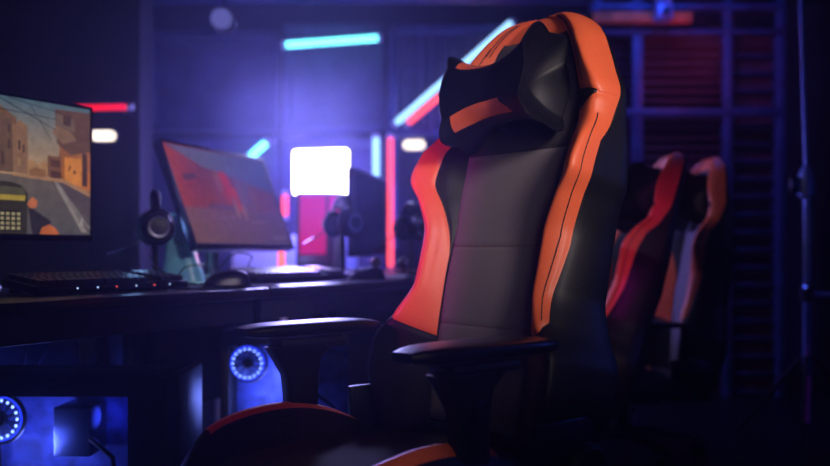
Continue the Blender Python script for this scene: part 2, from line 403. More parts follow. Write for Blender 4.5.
# only the right half of the near screen is inside the frame; u=.57..1
street = [
 ([(190, 150, 110), (196, 154, 112), (92, 116, 128), (60, 90, 110)], [(0, .4), (1, .4), (1, 1), (0, 1)]),
 ([(96, 90, 92), (92, 86, 88), (108, 96, 90), (112, 98, 92)], [(0, 0), (1, 0), (1, .42), (0, .46)]),
 ((128, 92, 70), [(0, .42), (.64, .46), (.64, .85), (.5, 1), (0, 1)]),
 ((146, 108, 84), [(.6, .46), (.695, .44), (.69, .80), (.655, .84), (.63, .80), (.6, .84)]),
 ((112, 84, 70), [(.56, .45), (.625, .45), (.62, .86), (.6, .84), (.58, .88), (.56, .86)]),
 ((160, 124, 94), [(.645, .5), (.66, .5), (.66, .56), (.645, .56)]), ((84, 62, 58), [(.648, .62), (.658, .62), (.658, .69), (.648, .69)]),
 ((84, 62, 58), [(.60, .62), (.612, .62), (.612, .69), (.60, .69)]), ((84, 62, 58), [(.668, .6), (.676, .6), (.676, .66), (.668, .66)]),
 ((84, 62, 58), [(.60, .74), (.612, .74), (.612, .8), (.60, .8)]), ((84, 62, 58), [(.57, .5), (.585, .5), (.585, .6), (.57, .6)]),
 ((178, 132, 92), [(.69, .43), (.79, .43), (.80, .52), (.77, .56), (.74, .52), (.71, .56), (.69, .54)]),
 ((150, 104, 72), [(.70, .43), (.78, .43), (.775, .49), (.73, .5), (.70, .48)]),
 ((128, 86, 66), [(.785, .44), (.865, .40), (.865, .62), (.84, .63), (.84, .60), (.785, .60)]),
 ((92, 60, 52), [(.80, .43), (.86, .41), (.86, .48), (.80, .49)]), ((98, 66, 58), [(.80, .52), (.855, .51), (.855, .57), (.80, .575)]),
 ([(176, 100, 48), (206, 118, 54), (150, 104, 80), (120, 90, 74)], [(.855, .40), (1, .345), (1, .93), (.83, .90)]),
 ((226, 140, 66), [(.868, .41), (.955, .38), (.955, .60), (.868, .60)]),
 ((110, 78, 66), [(.83, .70), (.90, .62), (1, .66), (1, .97), (.82, .96)]),
 ((142, 108, 86), [(.805, .78), (.86, .70), (.93, .74), (.90, .80), (.83, .84)]),
 ((120, 96, 84), [(.82, .84), (.92, .80), (.92, .9), (.83, .93)]), ((84, 62, 58), [(.86, .85), (.9, .84), (.9, .92), (.86, .93)]),
 ((86, 60, 54), [(.958, .39), (.985, .38), (.985, .64), (.958, .65)]),
 ((120, 66, 40), [(.885, .50), (.892, .49), (.90, .53), (.895, .55)]), ((120, 66, 40), [(.91, .48), (.925, .47), (.925, .50), (.915, .51)]),
 ((176, 130, 96), [(.62, .425), (.86, .40), (1, .30), (1, .335), (.86, .43), (.62, .44)]),
 ((92, 78, 82), [(.80, .40), (1, .12), (1, .30), (.86, .40)]),
 ((138, 124, 122), [(.822, .395), (.838, .395), (1, .05), (1, .075), (.982, .06)]),
 ((150, 138, 134), [(.815, .40), (.83, .40), (.985, .02), (.955, .02)]),
 ((190, 180, 172), [(.952, .09), (.958, .09), (.958, .13), (.952, .13)]), ((190, 180, 172), [(.935, .075), (.965, .075), (.965, .082), (.935, .082)]),
 # wires
 ((40, 48, 58), [(.56, .98), (.82, .80), (.82, .806), (.56, .988)]), ((40, 48, 58), [(.60, .99), (.86, .93), (.86, .935), (.60, .996)]),
 ((40, 48, 58), [(.56, .90), (.83, .88), (.83, .885), (.56, .906)]), ((40, 48, 58), [(.70, .96), (.80, .72), (.803, .72), (.704, .96)]),
 # hand-held gadget, arm and glove
 ((58, 52, 44), [(.55, .0), (.685, .0), (.69, .30), (.66, .36), (.61, .38), (.55, .38)]),
 ((176, 150, 64), [(.55, .245), (.675, .245), (.68, .285), (.55, .285)]), ((90, 84, 66), [(.55, .29), (.68, .29), (.67, .34), (.55, .345)]),
 ((30, 28, 30), [(.56, .02), (.66, .02), (.66, .17), (.56, .17)]),
 ((52, 46, 54), [(.69, .21), (.73, .17), (.80, .10), (.78, .0), (.71, .0), (.70, .10)]),
 ((196, 112, 72), [(.685, .22), (.71, .28), (.735, .25), (.73, .20), (.70, .19)]),
 ((206, 108, 60), [(.745, .0), (.755, .05), (.79, .075), (.82, .05), (.84, .0)]),
]
for i in range(4):
    for j in range(4):
        street.append(((172, 158, 118), [(.566+.024*i, .03+.035*j), (.582+.024*i, .03+.035*j), (.582+.024*i, .052+.035*j), (.566+.024*i, .052+.035*j)]))
bl1 = Vector((-.877, 2.28, .89))-Vector((math.cos(math.radians(59.3)), math.sin(math.radians(59.3)), 0))*W_
monitor('nearest monitor at the left edge showing a sunlit street scene', bl1, math.radians(59.3), 0, street, M['scr'])

def blob(cx, cy, rx, ry, n=12, w=0):
    return [(cx+rx*math.cos(2*PI*k/n+w), cy+ry*math.sin(2*PI*k/n+w)) for k in range(n)]
game2 = [
 ([(120, 66, 84), (92, 60, 92), (78, 84, 128), (150, 62, 66)], [(0, 0), (1, 0), (1, 1), (0, 1)]),
 ([(110, 108, 138), (76, 84, 130), (72, 80, 128), (120, 112, 140)], [(.02, .985), (.98, .985), (.98, .62), (.30, .80)][::-1]),
 ([(176, 70, 54), (150, 70, 76), (124, 66, 92), (190, 74, 54)], [(.0, .18), (.24, .40), (.30, .80), (.0, .98)]),
 ([(150, 70, 62), (112, 72, 92), (104, 66, 92), (130, 70, 80)], [(.24, .42), (.98, .34), (.98, .60), (.30, .78)]),
 ([(134, 92, 84), (92, 70, 96), (100, 78, 104), (140, 92, 88)], [(.0, .0), (1, 0), (1, .36), (.0, .36)]),
 ((170, 60, 56), blob(.46, .60, .07, .18)), ((196, 54, 58), blob(.47, .70, .05, .08)), ((150, 92, 88), blob(.40, .66, .035, .13, 9)),
 ((188, 66, 62), blob(.53, .48, .045, .14)), ((120, 92, 112), blob(.60, .52, .04, .20)), ((104, 86, 112), blob(.68, .55, .045, .17)),
 ((124, 82, 92), blob(.72, .50, .04, .14)), ((166, 118, 106), blob(.50, .38, .02, .12, 8)), ((160, 112, 104), blob(.57, .34, .02, .10, 8)),
 ((134, 98, 116), [(.28, .25), (.46, .27), (.46, .29), (.28, .27)]), ((134, 98, 116), [(.6, .22), (.78, .25), (.78, .27), (.6, .24)]),
 ((98, 60, 80), [(.08, .62), (.2, .66), (.2, .72), (.08, .69)]), ((210, 44, 66), [(.455, .56), (.47, .61), (.50, .60), (.49, .56), (.475, .53)]),
 ((150, 134, 148), [(.80, .06), (.95, .07), (.95, .085), (.80, .075)]),
]
monitor('second monitor, tilted back, with a hazy reddish game picture', (-.66, 2.55, .868), math.radians(70), math.radians(22), game2, M['scr2'], hm='ring')
monitor('switched-off dark monitor seen almost edge-on, left of the tall red tube', (-.25, 3.42, .84), math.radians(80), 0, None, M['scroff'])

# ------------------------------------------------------------ keyboards and mice
def keyboard(label, loc, rz, lit):
    o = thing('keyboard', label, 'keyboard', loc, rz, None)
    o.rotation_euler = (math.radians(7), 0, rz); o.location.z += .009
    for s_ in (-1, 1): MB().box(s_*.19-.012, s_*.19+.012, .045, .06, -.0125, .002, .001).build('rear_foot', M['plasticm'], o)
    MB().box(-.22, .22, -.065, .065, .0, .02, .005).build('case', M['plastic'], o)
    caps = MB(); n = 0
    keys = []
    for r in range(5):
        x = -.212; y = .05-r*.0235
        row = [1]*14+[1]*2 if r < 3 else ([1.25, 1.25, 1.25, 5.5, 1.25, 1.25, 1.25, 1, 1, 1] if r == 4 else [1.5]+[1]*11+[1.5, 1, 1])
        for w in row:
            ww = w*.0192
            if x+ww > -.212+.31+.02: ww = ww
            keys.append((x, min(x+ww-.0022, .1), y-.0105, y+.0105)); x += ww
    for r in range(5):
        for c_ in range(4): keys.append((.135+c_*.0192, .135+c_*.0192+.017, .05-r*.0235-.0105, .05-r*.0235+.0105))
    random.shuffle(keys)
    for i, k in enumerate(q for q in keys if q[1]-q[0] > .004):
        mb = MB()
        a, b, c_, d = k
        mb.add([(a, c_, .02), (b, c_, .02), (b, d, .02), (a, d, .02), (a+.002, c_+.002, .031), (b-.002, c_+.002, .031), (b-.002, d-.002, .032), (a+.002, d-.002, .032)],
               [(3, 2, 1, 0), (4, 5, 6, 7), (0, 1, 5, 4), (1, 2, 6, 5), (2, 3, 7, 6), (3, 0, 4, 7)])
        mb.build('key', M['key'], o, smooth=False, recalc=False)
    for i in range(lit):
        x = -.12+.055*i+random.uniform(-.005, .005)
        MB().box(x-.0016, x+.0016, -.0665, -.0645, .0115, .0145).build('indicator_light', E['dotr' if i in (2, 4) else 'dots'], o)
    return o
keyboard('near black keyboard with tiny light dots, below the street-scene monitor', DP(.40, .21), PHI, 6)
keyboard('middle keyboard catching lilac light, right of the nearest mouse', DP(1.11, .21), PHI-.02, 0)

def mouse(label, loc, rz):
    o = thing('computer_mouse', label, 'mouse', loc, rz, None)
    rings = []
    L, Wd, Hh = .063, .034, .04
    for i in range(15):
        s = -1+2*i/14; w = math.sqrt(max(0, 1-abs(s)**2.6))
        w = max(w, .05); h = Hh*w*(1-.25*s)*.95
        ring = []
        for k in range(20):
            a = 2*PI*k/20; z = math.sin(a)
            ring.append(Vector((Wd*w*(1-.12*(1-s*s))*math.cos(a), s*L, (h*z**.8 if z > 0 else .0)+.001+(.004*z if z < 0 else 0)+.003)))
        rings.append(ring)
    MB().loft(rings).build('shell', M['plastic'], o)
    MB().lathe([(.0105, -.004), (.0105, .004)], 18, Matrix.Translation((0, .034, .028)) @ Matrix.Rotation(PI/2, 4, 'Y')).build('scroll_wheel', M['metal'], o)
    MB().tube([(0, .062, .008), (.02, .1, .005), (.01, .16, .004), (-.03, .24, .004), (-.01, .32, .004)], .0018, 6).build('mouse_cable', M['plasticm'], o)
    return o
tag(MB().box(-.16, .12, -.075, .17, 0, .004, .0015).build('mouse_mat', M['pad'], loc=DP(.72, .10), rot=(0, 0, PHI)), 'thin black mouse mat under the nearest mouse', 'mouse mat')
mouse('nearest black mouse on its mat at the desk edge', DP(.70, .085, .754), PHI+.9)
mouse('black mouse at the right end of the middle keyboard', DP(1.40, .11), PHI+.4)

# ------------------------------------------------------------ headsets on stands
def headset(label, loc, rz, h=.17, stand=True):
    """h = height of the cup centres above the desk"""
    o = thing('headset', label, 'headset', loc, rz, 'headsets standing on the desks')
    R = .088; Hb = .105
    pts = [Vector((R*math.cos(a)*1.0, 0, h+Hb*math.sin(a)+.0)) for a in [PI*k/18 for k in range(19)]]
    MB().tube(pts, .0075, 10).build('headband', M['plastic'], o)
    MB().tube([p*1+Vector((-p.x*.06, 0, -.008)) for p in pts[4:15]], [.009+.005*math.sin(PI*k/10) for k in range(11)], 12).build('band_cushion', M['black'], o)
    for s in (1, -1):
        m = Matrix.Translation((s*.082, 0, h)) @ Matrix.Rotation(s*PI/2, 4, 'Y')
        c = MB().lathe([(.005, .03), (.026, .029), (.036, .02), (.042, .006), (.042, -.002)], 28, m).xf(Matrix.Translation((0, 0, 0))).build('ear_cup', M['plastic'], o)
        MB().lathe([(.022, .0), (.024, .004), (.03, .0045), (.031, 0)], 24, m @ Matrix.Translation((0, 0, .0275))).build('metal_ring', M['ring'], c)
        tor = [Vector((0, .034*math.cos(a), .04*math.sin(a))) for a in [2*PI*k/24 for k in range(24)]]
        MB().tube(tor, .014, 10, closed=True).xf(Matrix.Translation((s*.07, 0, h))).build('ear_cushion', M['black'], o)
    MB().tube([(-.088, -.02, h-.02), (-.1, -.06, h-.05), (-.085, -.11, h-.07), (-.06, -.13, h-.075)], .003, 8).build('microphone_boom', M['chrome'], o)
    return o
def headset_stand(label, loc, rz, h):
    o = thing('headset_stand', label, 'stand', loc, rz, 'stands under the headsets')
    top = h+.105-.022
    MB().lathe([(.07, 0), (.072, .004), (.066, .012), (.015, .02)], 30).build('foot', M['plastic'], o)
    MB().tube([(0, 0, .012), (0, 0, top-.012)], .009, 12).build('post', M['plastic'], o)
    MB().tube([(-.035, 0, top-.022), (-.018, 0, top-.01), (0, 0, top-.006), (.018, 0, top-.01), (.035, 0, top-.022)], .010, 12).build('cradle', M['plastic'], o)
for lab, sl, p, rz, h in (
    ('nearest headset, its round cup facing forward, left of the angled monitor', 'stand holding the nearest headset left of the angled monitor', DP(.76, .42), math.radians(-68), .165),
    ('headset silhouetted in front of the glowing white panel', 'stand holding the headset in front of the white panel', DP(1.66, .40), math.radians(-58), .20),
    ('shadowy headset between the tall red tube and the big chair', 'stand holding the headset beside the tall red tube', DP(2.02, .31), math.radians(-62), .19)):
    headset(lab, p, rz, h); headset_stand(sl, p, rz, h)

# pale blue wedge invented for a bright pale shape behind the nearest headset
o = thing('wedge_stand', 'glossy pale blue flared wedge-shaped stand behind the nearest headset', 'speaker', DP(.95, .50), PHI-PI/2+.5)
rings = []
for z, w, d in ((0, .062, .05), (.012, .062, .05), (.07, .05, .042), (.14, .036, .034), (.20, .030, .03), (.215, .022, .022)):
    rings.append([Vector((w*math.copysign(abs(math.cos(a))**.6, math.cos(a))+z*-.12, d*math.copysign(abs(math.sin(a))**.6, math.sin(a)), z)) for a in [2*PI*k/32 for k in range(32)]])
MB().loft(rings).build('body', M['teal'], o)
MB().lathe([(.024, 0), (.022, -.006), (.006, -.008)], 24, Matrix.Translation((-.012, -.036, .10)) @ Matrix.Rotation(PI/2, 4, 'X')).build('dark_disc', M['plastic'], o)

# small clutter on the far desk
for k, (u_, n_, s_) in enumerate(((1.62, .22, 1.0), (1.78, .2, .8))):
    o = thing('webcam', ['small webcam with a bright rim on the desk under the dark monitor', 'smaller webcam right of the other one, beside the red tube'][k], 'webcam', DP(u_, n_), PHI-.9+k*.5)
    MB().lathe([(.022, 0), (.022, .006), (.006, .012), (.006, .04)], 20).build('foot', M['plastic'], o)
    b = MB().lathe([(.004, -.018), (.018, -.016), (.021, 0), (.018, .016), (.004, .018)], 20, Matrix.Translation((0, 0, .055)) @ Matrix.Rotation(PI/2, 4, 'X')).build('body', M['plastic'], o)
    MB().lathe([(.009, 0), (.014, .001), (.014, .006), (.009, .006)], 20, Matrix.Translation((0, -.014, .055)) @ Matrix.Rotation(PI/2, 4, 'X')).build('lens_ring', M['chrome'], b)
o = thing('folded_papers', 'pale folded leaflet lying on the far desk beside the mouse', 'paper', DP(1.6, .1), PHI+.3)
MB().add([(-.08, -.03, .002), (0, -.03, .014), (.09, -.03, .001), (.09, .06, .001), (0, .06, .016), (-.08, .06, .002)], [(0, 1, 4, 5), (1, 2, 3, 4)]).build('sheet', M['white'], o)

# cables
def cable(label, pts, r=.003, m='plasticm', group='cables on and under the desks'):
    P_ = [Vector(p) for p in pts]; out = []
    for i in range(len(P_)-1):
        p0, p1, p2, p3 = P_[max(i-1, 0)], P_[i], P_[i+1], P_[min(i+2, len(P_)-1)]
        for k in range(8):
            t_ = k/8
            out.append(.5*((2*p1)+(p2-p0)*t_+(2*p0-5*p1+4*p2-p3)*t_*t_+(3*p1-p0-3*p2+p3)*t_**3))
    out.append(P_[-1])
    return tag(MB().tube(out, r, 7).build('cable', M[m]), label, 'cable', group)
cable('cable looping over the desk below the angled monitor', [DP(.85, .3, .754), DP(.9, .3, .80), DP(1.0, .33, .84), DP(1.15, .4, .83), DP(1.25, .5, .80), DP(1.3, .55, .754)], .0025)
cable('cable curling from the nearest headset down to the desk', [DP(.70, .36, .87), DP(.66, .33, .83), DP(.68, .30, .79), DP(.76, .27, .755), DP(.86, .25, .755)], .0022, 'chrome')
cable('cable trailing under the left corner of the street-scene monitor', [DP(.02, .5, .9), DP(.05, .45, .84), DP(.0, .38, .80), DP(-.1, .3, .754)], .003)
cable('cable arching behind the nearest mouse', [DP(.72, .3, .754), DP(.8, .34, .80), DP(.92, .36, .80), DP(1.0, .32, .754)], .0022)
for k, (u_, a) in enumerate(((.50, .0), (.57, .05), (.66, -.04), (.74, .05))):
    cable('cable hanging under the near desk, %s' % ['leftmost of four', 'second from the left of four', 'third from the left of four', 'rightmost of four'][k],
          [DP(u_, .66, .722), DP(u_+a, .64, .64), DP(u_-a*.6, .66, .5), DP(u_+a, .7, .36)], .004, 'plasticm', 'cables hanging under the near desk')

# ------------------------------------------------------------ computer towers
def tower(label, loc, rz, Hh=.52, Lx=.485, Wy=.21, glow='dot'):
    """glass side faces local -Y; front of the case at local +X"""
    o = thing('computer_tower', label, 'computer', loc, rz, None)
    z0 = .03
    mb = MB().box(-Lx, 0, Wy-.006, Wy, z0, Hh).box(-Lx, 0, 0, Wy, Hh-.02, Hh, .004).box(-Lx, 0, 0, Wy, z0, z0+.1, .004)
    mb.box(-Lx, -Lx+.01, 0, Wy, z0, Hh).box(-.02, -.0, 0, Wy, z0, Hh).build('case', M['plasticm'], o)
    fp = MB().box(.0, .03, -.002, Wy+.002, z0, Hh+.006, .006).build('front_panel', M['plastic'], o)
    for k in range(2): MB().box(-.07-.035*k, -.05-.035*k, .03, .05, Hh, Hh+.003).build('usb_port', M['chrome'], o)
    MB().lathe([(.008, 0), (.008, .004)], 16).xf(Matrix.Translation((-.03, .04, Hh))).build('power_button', M['chrome'], o)
    # side frame round the glass
    b = .028
    MB().box(-Lx, 0, -.004, .004, Hh-.045, Hh, .001).box(-Lx, 0, -.004, .004, z0, z0+.1, .001).box(-Lx, -Lx+b, -.004, .004, z0, Hh, .001).box(-.09, 0, -.004, .004, z0, Hh, .001).build('side_frame', M['plasticm'], o)
    MB().box(-Lx+b, -.09, -.003, 0, z0+.1, Hh-.045).build('glass_side', M['glass'], o)
    MB().box(-Lx+.012, -.10, Wy-.03, Wy-.012, z0+.12, Hh-.05, .002).build('circuit_board', M['board'], o)
    MB().box(-Lx+.03, -.15, .05, Wy-.04, .21, .25, .006).build('graphics_card', M['plastic'], o)
    MB().box(-.29, -.20, .06, Wy-.04, Hh-.2, Hh-.08, .006).build('cpu_cooler', M['heat'], o)
    MB().tube([(-.2, .06, .40), (-.14, .04, .36), (-.13, .05, .24), (-.17, .07, .2)], .006, 8).build('inner_cable', M['plastic'], o)
    # rear fan with a ring of lights, facing the glass
    for (fx, fz) in ((-Lx+.075, Hh-.105),):
        m = Matrix.Translation((fx, .05, fz)) @ Matrix.Rotation(PI/2, 4, 'X')
        f = MB().tube([Vector((fx+.057*math.cos(a), .05, fz+.057*math.sin(a))) for a in [2*PI*k/32 for k in range(32)]], .006, 8, closed=True).build('fan', M['plastic'], o)
        MB().lathe([(.018, 0), (.016, .012), (.002, .014)], 20, m).build('fan_hub', M['plastic'], f)
        bl = MB()
        for k in range(9):
            a = 2*PI*k/9; bl.add([(fx+.016*math.cos(a), .045, fz+.016*math.sin(a)), (fx+.05*math.cos(a+.1), .042, fz+.05*math.sin(a+.1)), (fx+.05*math.cos(a+.5), .056, fz+.05*math.sin(a+.5)), (fx+.016*math.cos(a+.4), .055, fz+.016*math.sin(a+.4))], [(0, 1, 2, 3)])
        bl.build('fan_blades', M['heat'], f, recalc=False)
        ld = MB()
        for k in range(18):
            a = 2*PI*k/18; c_ = Vector((fx+.045*math.cos(a), .038, fz+.045*math.sin(a)))
            ld.lathe([(.0008, -.0035), (.0026, -.0026), (.0036, 0), (.0026, .0026), (.0008, .0035)], 8, Matrix.Translation(c_))
        ld.build('light_ring', E['dot'], f)
        MB().tube([Vector((fx+.052*math.cos(a), .046, fz+.052*math.sin(a))) for a in [2*PI*k/32 for k in range(32)]], .0025, 8, closed=True).build('glow_ring', E['ring'], f)
    for x in (-Lx+.05, -.06):
        for y in (.03, Wy-.03): MB().lathe([(.016, 0), (.02, .032)], 16).xf(Matrix.Translation((x, y, 0))).build('foot', M['plasticm'], o)
    return o
tower('near computer tower under the desk with a glowing fan at the left edge', (-.575, 1.97, 0), .0, .555)
tower('farther computer tower with a glowing fan, seen below the chair\'s far armrest', (-.115, 2.62, 0), .0, .60)
for px_, py_, pz_, col, e in ((-.92, 2.02, .37, (.42, .44, 1), 2.6), (-.45, 2.70, .43, (.5, .5, 1), 2.0), (-.78, 2.10, .44, (.12, .15, 1), .4), (-.50, 2.74, .36, (.5, .5, 1), .8)):
    l = bpy.data.lights.new('case_light', 'POINT'); l.color = col; l.energy = e; l.shadow_soft_size = .05
    q = bpy.data.objects.new('case_light', l); C.objects.link(q); q.location = (px_, py_, pz_)

# far desk with magenta-lit tower under the white panel
YF = 4.15
fx0, fx1 = X(215, YF), X(352, YF)
o = thing('far_desk', 'low white desk far behind the angled monitor under the white panel', 'desk', ((fx0+fx1)/2, YF+.1, 0))
hw = (fx1-fx0)/2
MB().box(-hw, hw, -.2, .3, .70, .73, .004).build('worktop', M['white'], o)
MB().box(-hw+.02, hw-.02, -.16, -.14, .0, .70, .003).build('front_panel', M['white'], o)
MB().box(-hw, hw, .29, .31, .73, .93, .003).build('back_board', M['white'], o)
for x in (-hw+.02, hw-.05): MB().box(x, x+.03, -.18, .28, 0, .7, .003).build('leg', M['white'], o)
o = thing('computer_tower', 'magenta-lit computer standing on the far white desk below the white panel', 'computer', (X(322, YF), YF-.02, .73), .15)
MB().box(-.12, .12, 0, .25, .01, .40, .008).build('case', M['plasticm'], o)
MB().box(-.105, .02, -.004, 0, .10, .385, .002).build('lit_panel', E['pink'], o)
MB().box(.035, .105, -.004, 0, .25, .385, .002).build('lit_strip', E['pink'], o)
MB().box(-.105, .105, -.004, 0, .03, .085, .002).build('grille', M['metal'], o)
for x in (-.09, .09): MB().box(x-.015, x+.015, .02, .22, 0, .012).build('foot', M['plasticm'], o)

# ============================================================ RACING CHAIR
ORX = .018  # chair centre tweak
TH = math.radians(-50.3)
BP = Vector((0, .23, .50)); REC = math.radians(13)
# t, xin, xcr, kcr, xout, kcen, kback
TB = [(-.04, .12, .20, .06, .235, 0, -.10), (.0, .125, .215, .07, .245, .0, -.10), (.09, .13, .248, .09, .276, .004, -.105), (.14, .13, .245, .09, .274, .008, -.105), (.21, .13, .198, .08, .244, .012, -.105),
      (.28, .13, .170, .064, .223, .014, -.105), (.38, .13, .169, .060, .223, .01, -.105), (.45, .136, .195, .072, .232, .006, -.095), (.50, .14, .224, .084, .244, .002, -.088), (.56, .14, .222, .068, .243, 0, -.076),
      (.62, .14, .208, .034, .234, 0, -.068), (.67, .14, .205, .035, .230, 0, -.060), (.72, .13, .182, .04, .208, 0, -.055), (.77, .112, .152, .036, .183, 0, -.052),
      (.80, .098, .134, .028, .167, 0, -.05), (.83, .078, .108, .020, .140, -.002, -.046), (.853, .05, .08, .010, .106, -.006, -.04), (.866, .025, .05, -.004, .07, -.012, -.034), (.871, .012, .025, -.014, .04, -.018, -.03)]
def prof(t):
    g = [interp(TB, t, j) for j in range(1, 7)]
    xin, xcr, kcr, xout, kc, kb = g
    kout = min(kcr, .0)*.5-.012
    mk = (kout+kb)*.5
    return [(0, kc), (xin*.9, kc+.0), (xin, kc+.004), (xin+(xcr-xin)*.5, kc+(kcr-kc)*.62), (xcr, kcr), (xcr+(xout-xcr)*.62, kcr-(kcr-kout)*.35), (xout, kout), (xout+.002, mk), (xout-.018, kb+.012), (xout*.6, kb-.002), (0, kb-.008)]
PK = [0, .9, 1, 1.5, 2, 2.5, 3, 3.5, 4, 4.5, 5]
def surf(t, p):
    pr = prof(t)
    tx = [(PK[i], pr[i][0], pr[i][1]) for i in range(len(PK))]
    # Catmull-Rom in p
    for i in range(len(PK)-1):
        if PK[i] <= p <= PK[i+1]: break
    def cr(j):
        p0 = tx[i-1][j] if i > 0 else (2*tx[0][j]-tx[1][j]); p3 = tx[i+2][j] if i+2 < len(tx) else 2*tx[i+1][j]-tx[i][j]
        p1, p2 = tx[i][j], tx[i+1][j]; h = PK[i+1]-PK[i]; u = (p-PK[i])/h
        h0 = (PK[i]-PK[i-1]) if i > 0 else h; h1 = (PK[i+2]-PK[i+1]) if i+2 < len(PK) else h
        m1 = (p2-p0)/(h+h0)*h; m2 = (p3-p1)/(h+h1)*h
        return (2*u**3-3*u*u+1)*p1+(u**3-2*u*u+u)*m1+(-2*u**3+3*u*u)*p2+(u**3-u*u)*m2
    return cr(1), cr(2)
PIN = [(.14, 1.02), (.33, 1.04), (.42, 1.3), (.50, 1.5), (.56, 1.5), (.62, 1.4), (.66, 1.3), (.70, 1.12), (.75, 1.03), (.866, 1.02)]
def lerpmap(x, a):
    for i in range(len(a)-1):
        if x <= a[i+1][0]+1e-9: break
    (x0, y0), (x1, y1) = a[i], a[i+1]
    return y0+(y1-y0)*(x-x0)/(x1-x0)
def warp(a, b):
    """nominal grid (a rows, b columns) -> real (t, p); colour borders run along grid lines"""
    g = max(0, min(1, (2.25-b)/.95)) if b > 1 else 1
    bb = max(1, min(3.2, b)); tb = .165+.055*(bb-1)/2
    t = lerpmap(a, [(-.04, -.04), (.19, tb), (.40, .40), (.64, .659-.026*g), (.66, .6605+.016*g), (.76, .76), (.864, .869)])
    if b <= 1.0 and a < .76: t = a
    if b > 4: t = a*1.0058 if a > .8 else a
    elif b > 3.2: t = t+(a-t)*(b-3.2)/.8
    pin = interp(PIN, t, 1)
    p = lerpmap(b, [(0, 0), (1, 1), (1.2, pin), (2, 2), (2.7, lerpmap(t, [(-.1, 2.2), (.17, 2.2), (.36, 2.55), (.56, 2.62), (.66, 3.05), (.9, 3.3)])), (3.4, 3.5), (5, 5)])
    return t, p
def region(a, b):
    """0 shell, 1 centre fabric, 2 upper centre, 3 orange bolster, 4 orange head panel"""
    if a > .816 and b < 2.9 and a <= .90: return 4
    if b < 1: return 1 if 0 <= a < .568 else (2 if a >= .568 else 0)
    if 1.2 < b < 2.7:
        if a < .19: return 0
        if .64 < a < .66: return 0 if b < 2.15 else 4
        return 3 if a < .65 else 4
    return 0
def build_back(root):
    ts = []
    for a, b, n in ((-.04, 0, 10), (0, .19, 47), (.19, .40, 52), (.40, .568, 42), (.568, .64, 18), (.64, .66, 5), (.66, .76, 25), (.76, .816, 14), (.816, .864, 14)):
        ts += [a+(b-a)*i/n for i in range(n)]
    ts.append(.864)
    ps = []
    for a, b, n in ((0, .9, 20), (.9, 1, 3), (1, 1.2, 6), (1.2, 2, 16), (2, 2.7, 16), (2.7, 3.4, 12), (3.4, 4, 10), (4, 5, 12)):
        ps += [a+(b-a)*i/n for i in range(n)]
    ps.append(5)
    nP = len(ps); cols = [(1, p) for p in ps]+[(-1, p) for p in reversed(ps[1:-1])]
    nC = len(cols); NR = len(ts)
    real = [[warp(t, p) for p in ps] for t in ts]
    half = [[surf(*q) for q in row] for row in real]
    reg = [[region(t+.0001, p+.0001) for p in ps] for t in ts]
    dep = [[0.0]*nP for _ in ts]
    for i in range(NR):
        for j in range(nP):
            if ps[j] > 3.3: continue
            best = 9
            for di in range(-3, 4):
                for dj in range(-3, 4):
                    a, b = i+di, abs(j+dj)
                    if 0 <= a < NR and 0 <= b < nP and reg[a][b] != reg[i][j]:
                        best = min(best, math.hypot(di*1.0, dj*1.1))
            if best < 9: dep[i][j] = .0034*math.exp(-((best-.7)/1.3)**2)
            for tl in (.365, .2):
                if ps[j] <= 1.0: dep[i][j] += .002*math.exp(-((ts[i]-tl)/.004)**2)
            if reg[i][j] == 1:   # padded centre panel
                dep[i][j] -= .003
    V = []
    for i in range(NR):
        for s, p in cols:
            j = ps.index(p); x, k = half[i][j]; k -= dep[i][j]
            wr = 0
            if 1 < p < 3: wr = .0012*noise.noise(Vector((x*s*30, ts[i]*14, k*20)))
            V.append(Vector((s*x, -(k+wr), real[i][j][0])))
    faces = {r: [] for r in range(5)}
    facesL = {3: []}
    for i in range(NR-1):
        for c_ in range(nC):
            d = (c_+1) % nC
            s, p = cols[c_]; s2, p2 = cols[d]
            pm = (p+p2)/2; r = region((ts[i]+ts[i+1])/2, pm)
            f = (i*nC+c_, i*nC+d, (i+1)*nC+d, (i+1)*nC+c_)
            (facesL[3] if (r == 3 and (s < 0 or s2 < 0)) else faces[r]).append(f)
    faces[0].append(tuple(reversed(range(nC)))); faces[4].append(tuple((NR-1)*nC+c_ for c_ in range(nC)))
    def mk(name, fs, m, lab=None):
        idx = {}; vs = []; nf = []
        for f in fs:
            g = []
            for v in f:
                if v not in idx: idx[v] = len(vs); vs.append(V[v])
                g.append(idx[v])
            nf.append(tuple(g))
        o = MB().add(vs, nf).build(name, M[m], root, recalc=False, loc=BP, rot=(-REC, 0, 0))
        for pl in o.data.polygons: pl.use_smooth = True
        if lab: o['label'] = lab
        return o
    # orientation check: flip so that the outside faces outward
    for k_ in list(faces): faces[k_] = [tuple(f) for f in faces[k_]]
    mk('backrest_shell', faces[0], 'black', 'black leatherette sides and rear of the backrest')
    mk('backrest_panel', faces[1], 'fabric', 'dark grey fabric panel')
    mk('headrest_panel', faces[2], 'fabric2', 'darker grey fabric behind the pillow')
    mk('backrest_bolster', faces[3], 'orange', 'orange bolster')
    mk('backrest_bolster', facesL[3], 'orange', 'orange bolster')
    mk('headrest_cover', faces[4], 'orange', 'orange cover over the top of the backrest')
    # stitching
    def seam(pts, r, m, name='stitching'):
        MB().tube(pts, r, 6).build(name, M[m], root, loc=BP, rot=(-REC, 0, 0))
    def sp(t, p, s=1, lift=.0008):
        x, k = surf(t, p); return Vector((s*x, -(k+lift), t))
    for tl in (.365, .2):
        st = MB(); q = -1.0
        while q < 1.0:
            a, b = q, min(q+.035, 1)
            A = sp(tl, abs(a), 1 if a >= 0 else -1, -.001+.003); B = sp(tl, abs(b), 1 if b >= 0 else -1, -.001+.003)
            st.tube([A, B], .0006, 5); q += .05
        st.build('stitching', M['thread'], root, loc=BP, rot=(-REC, 0, 0))
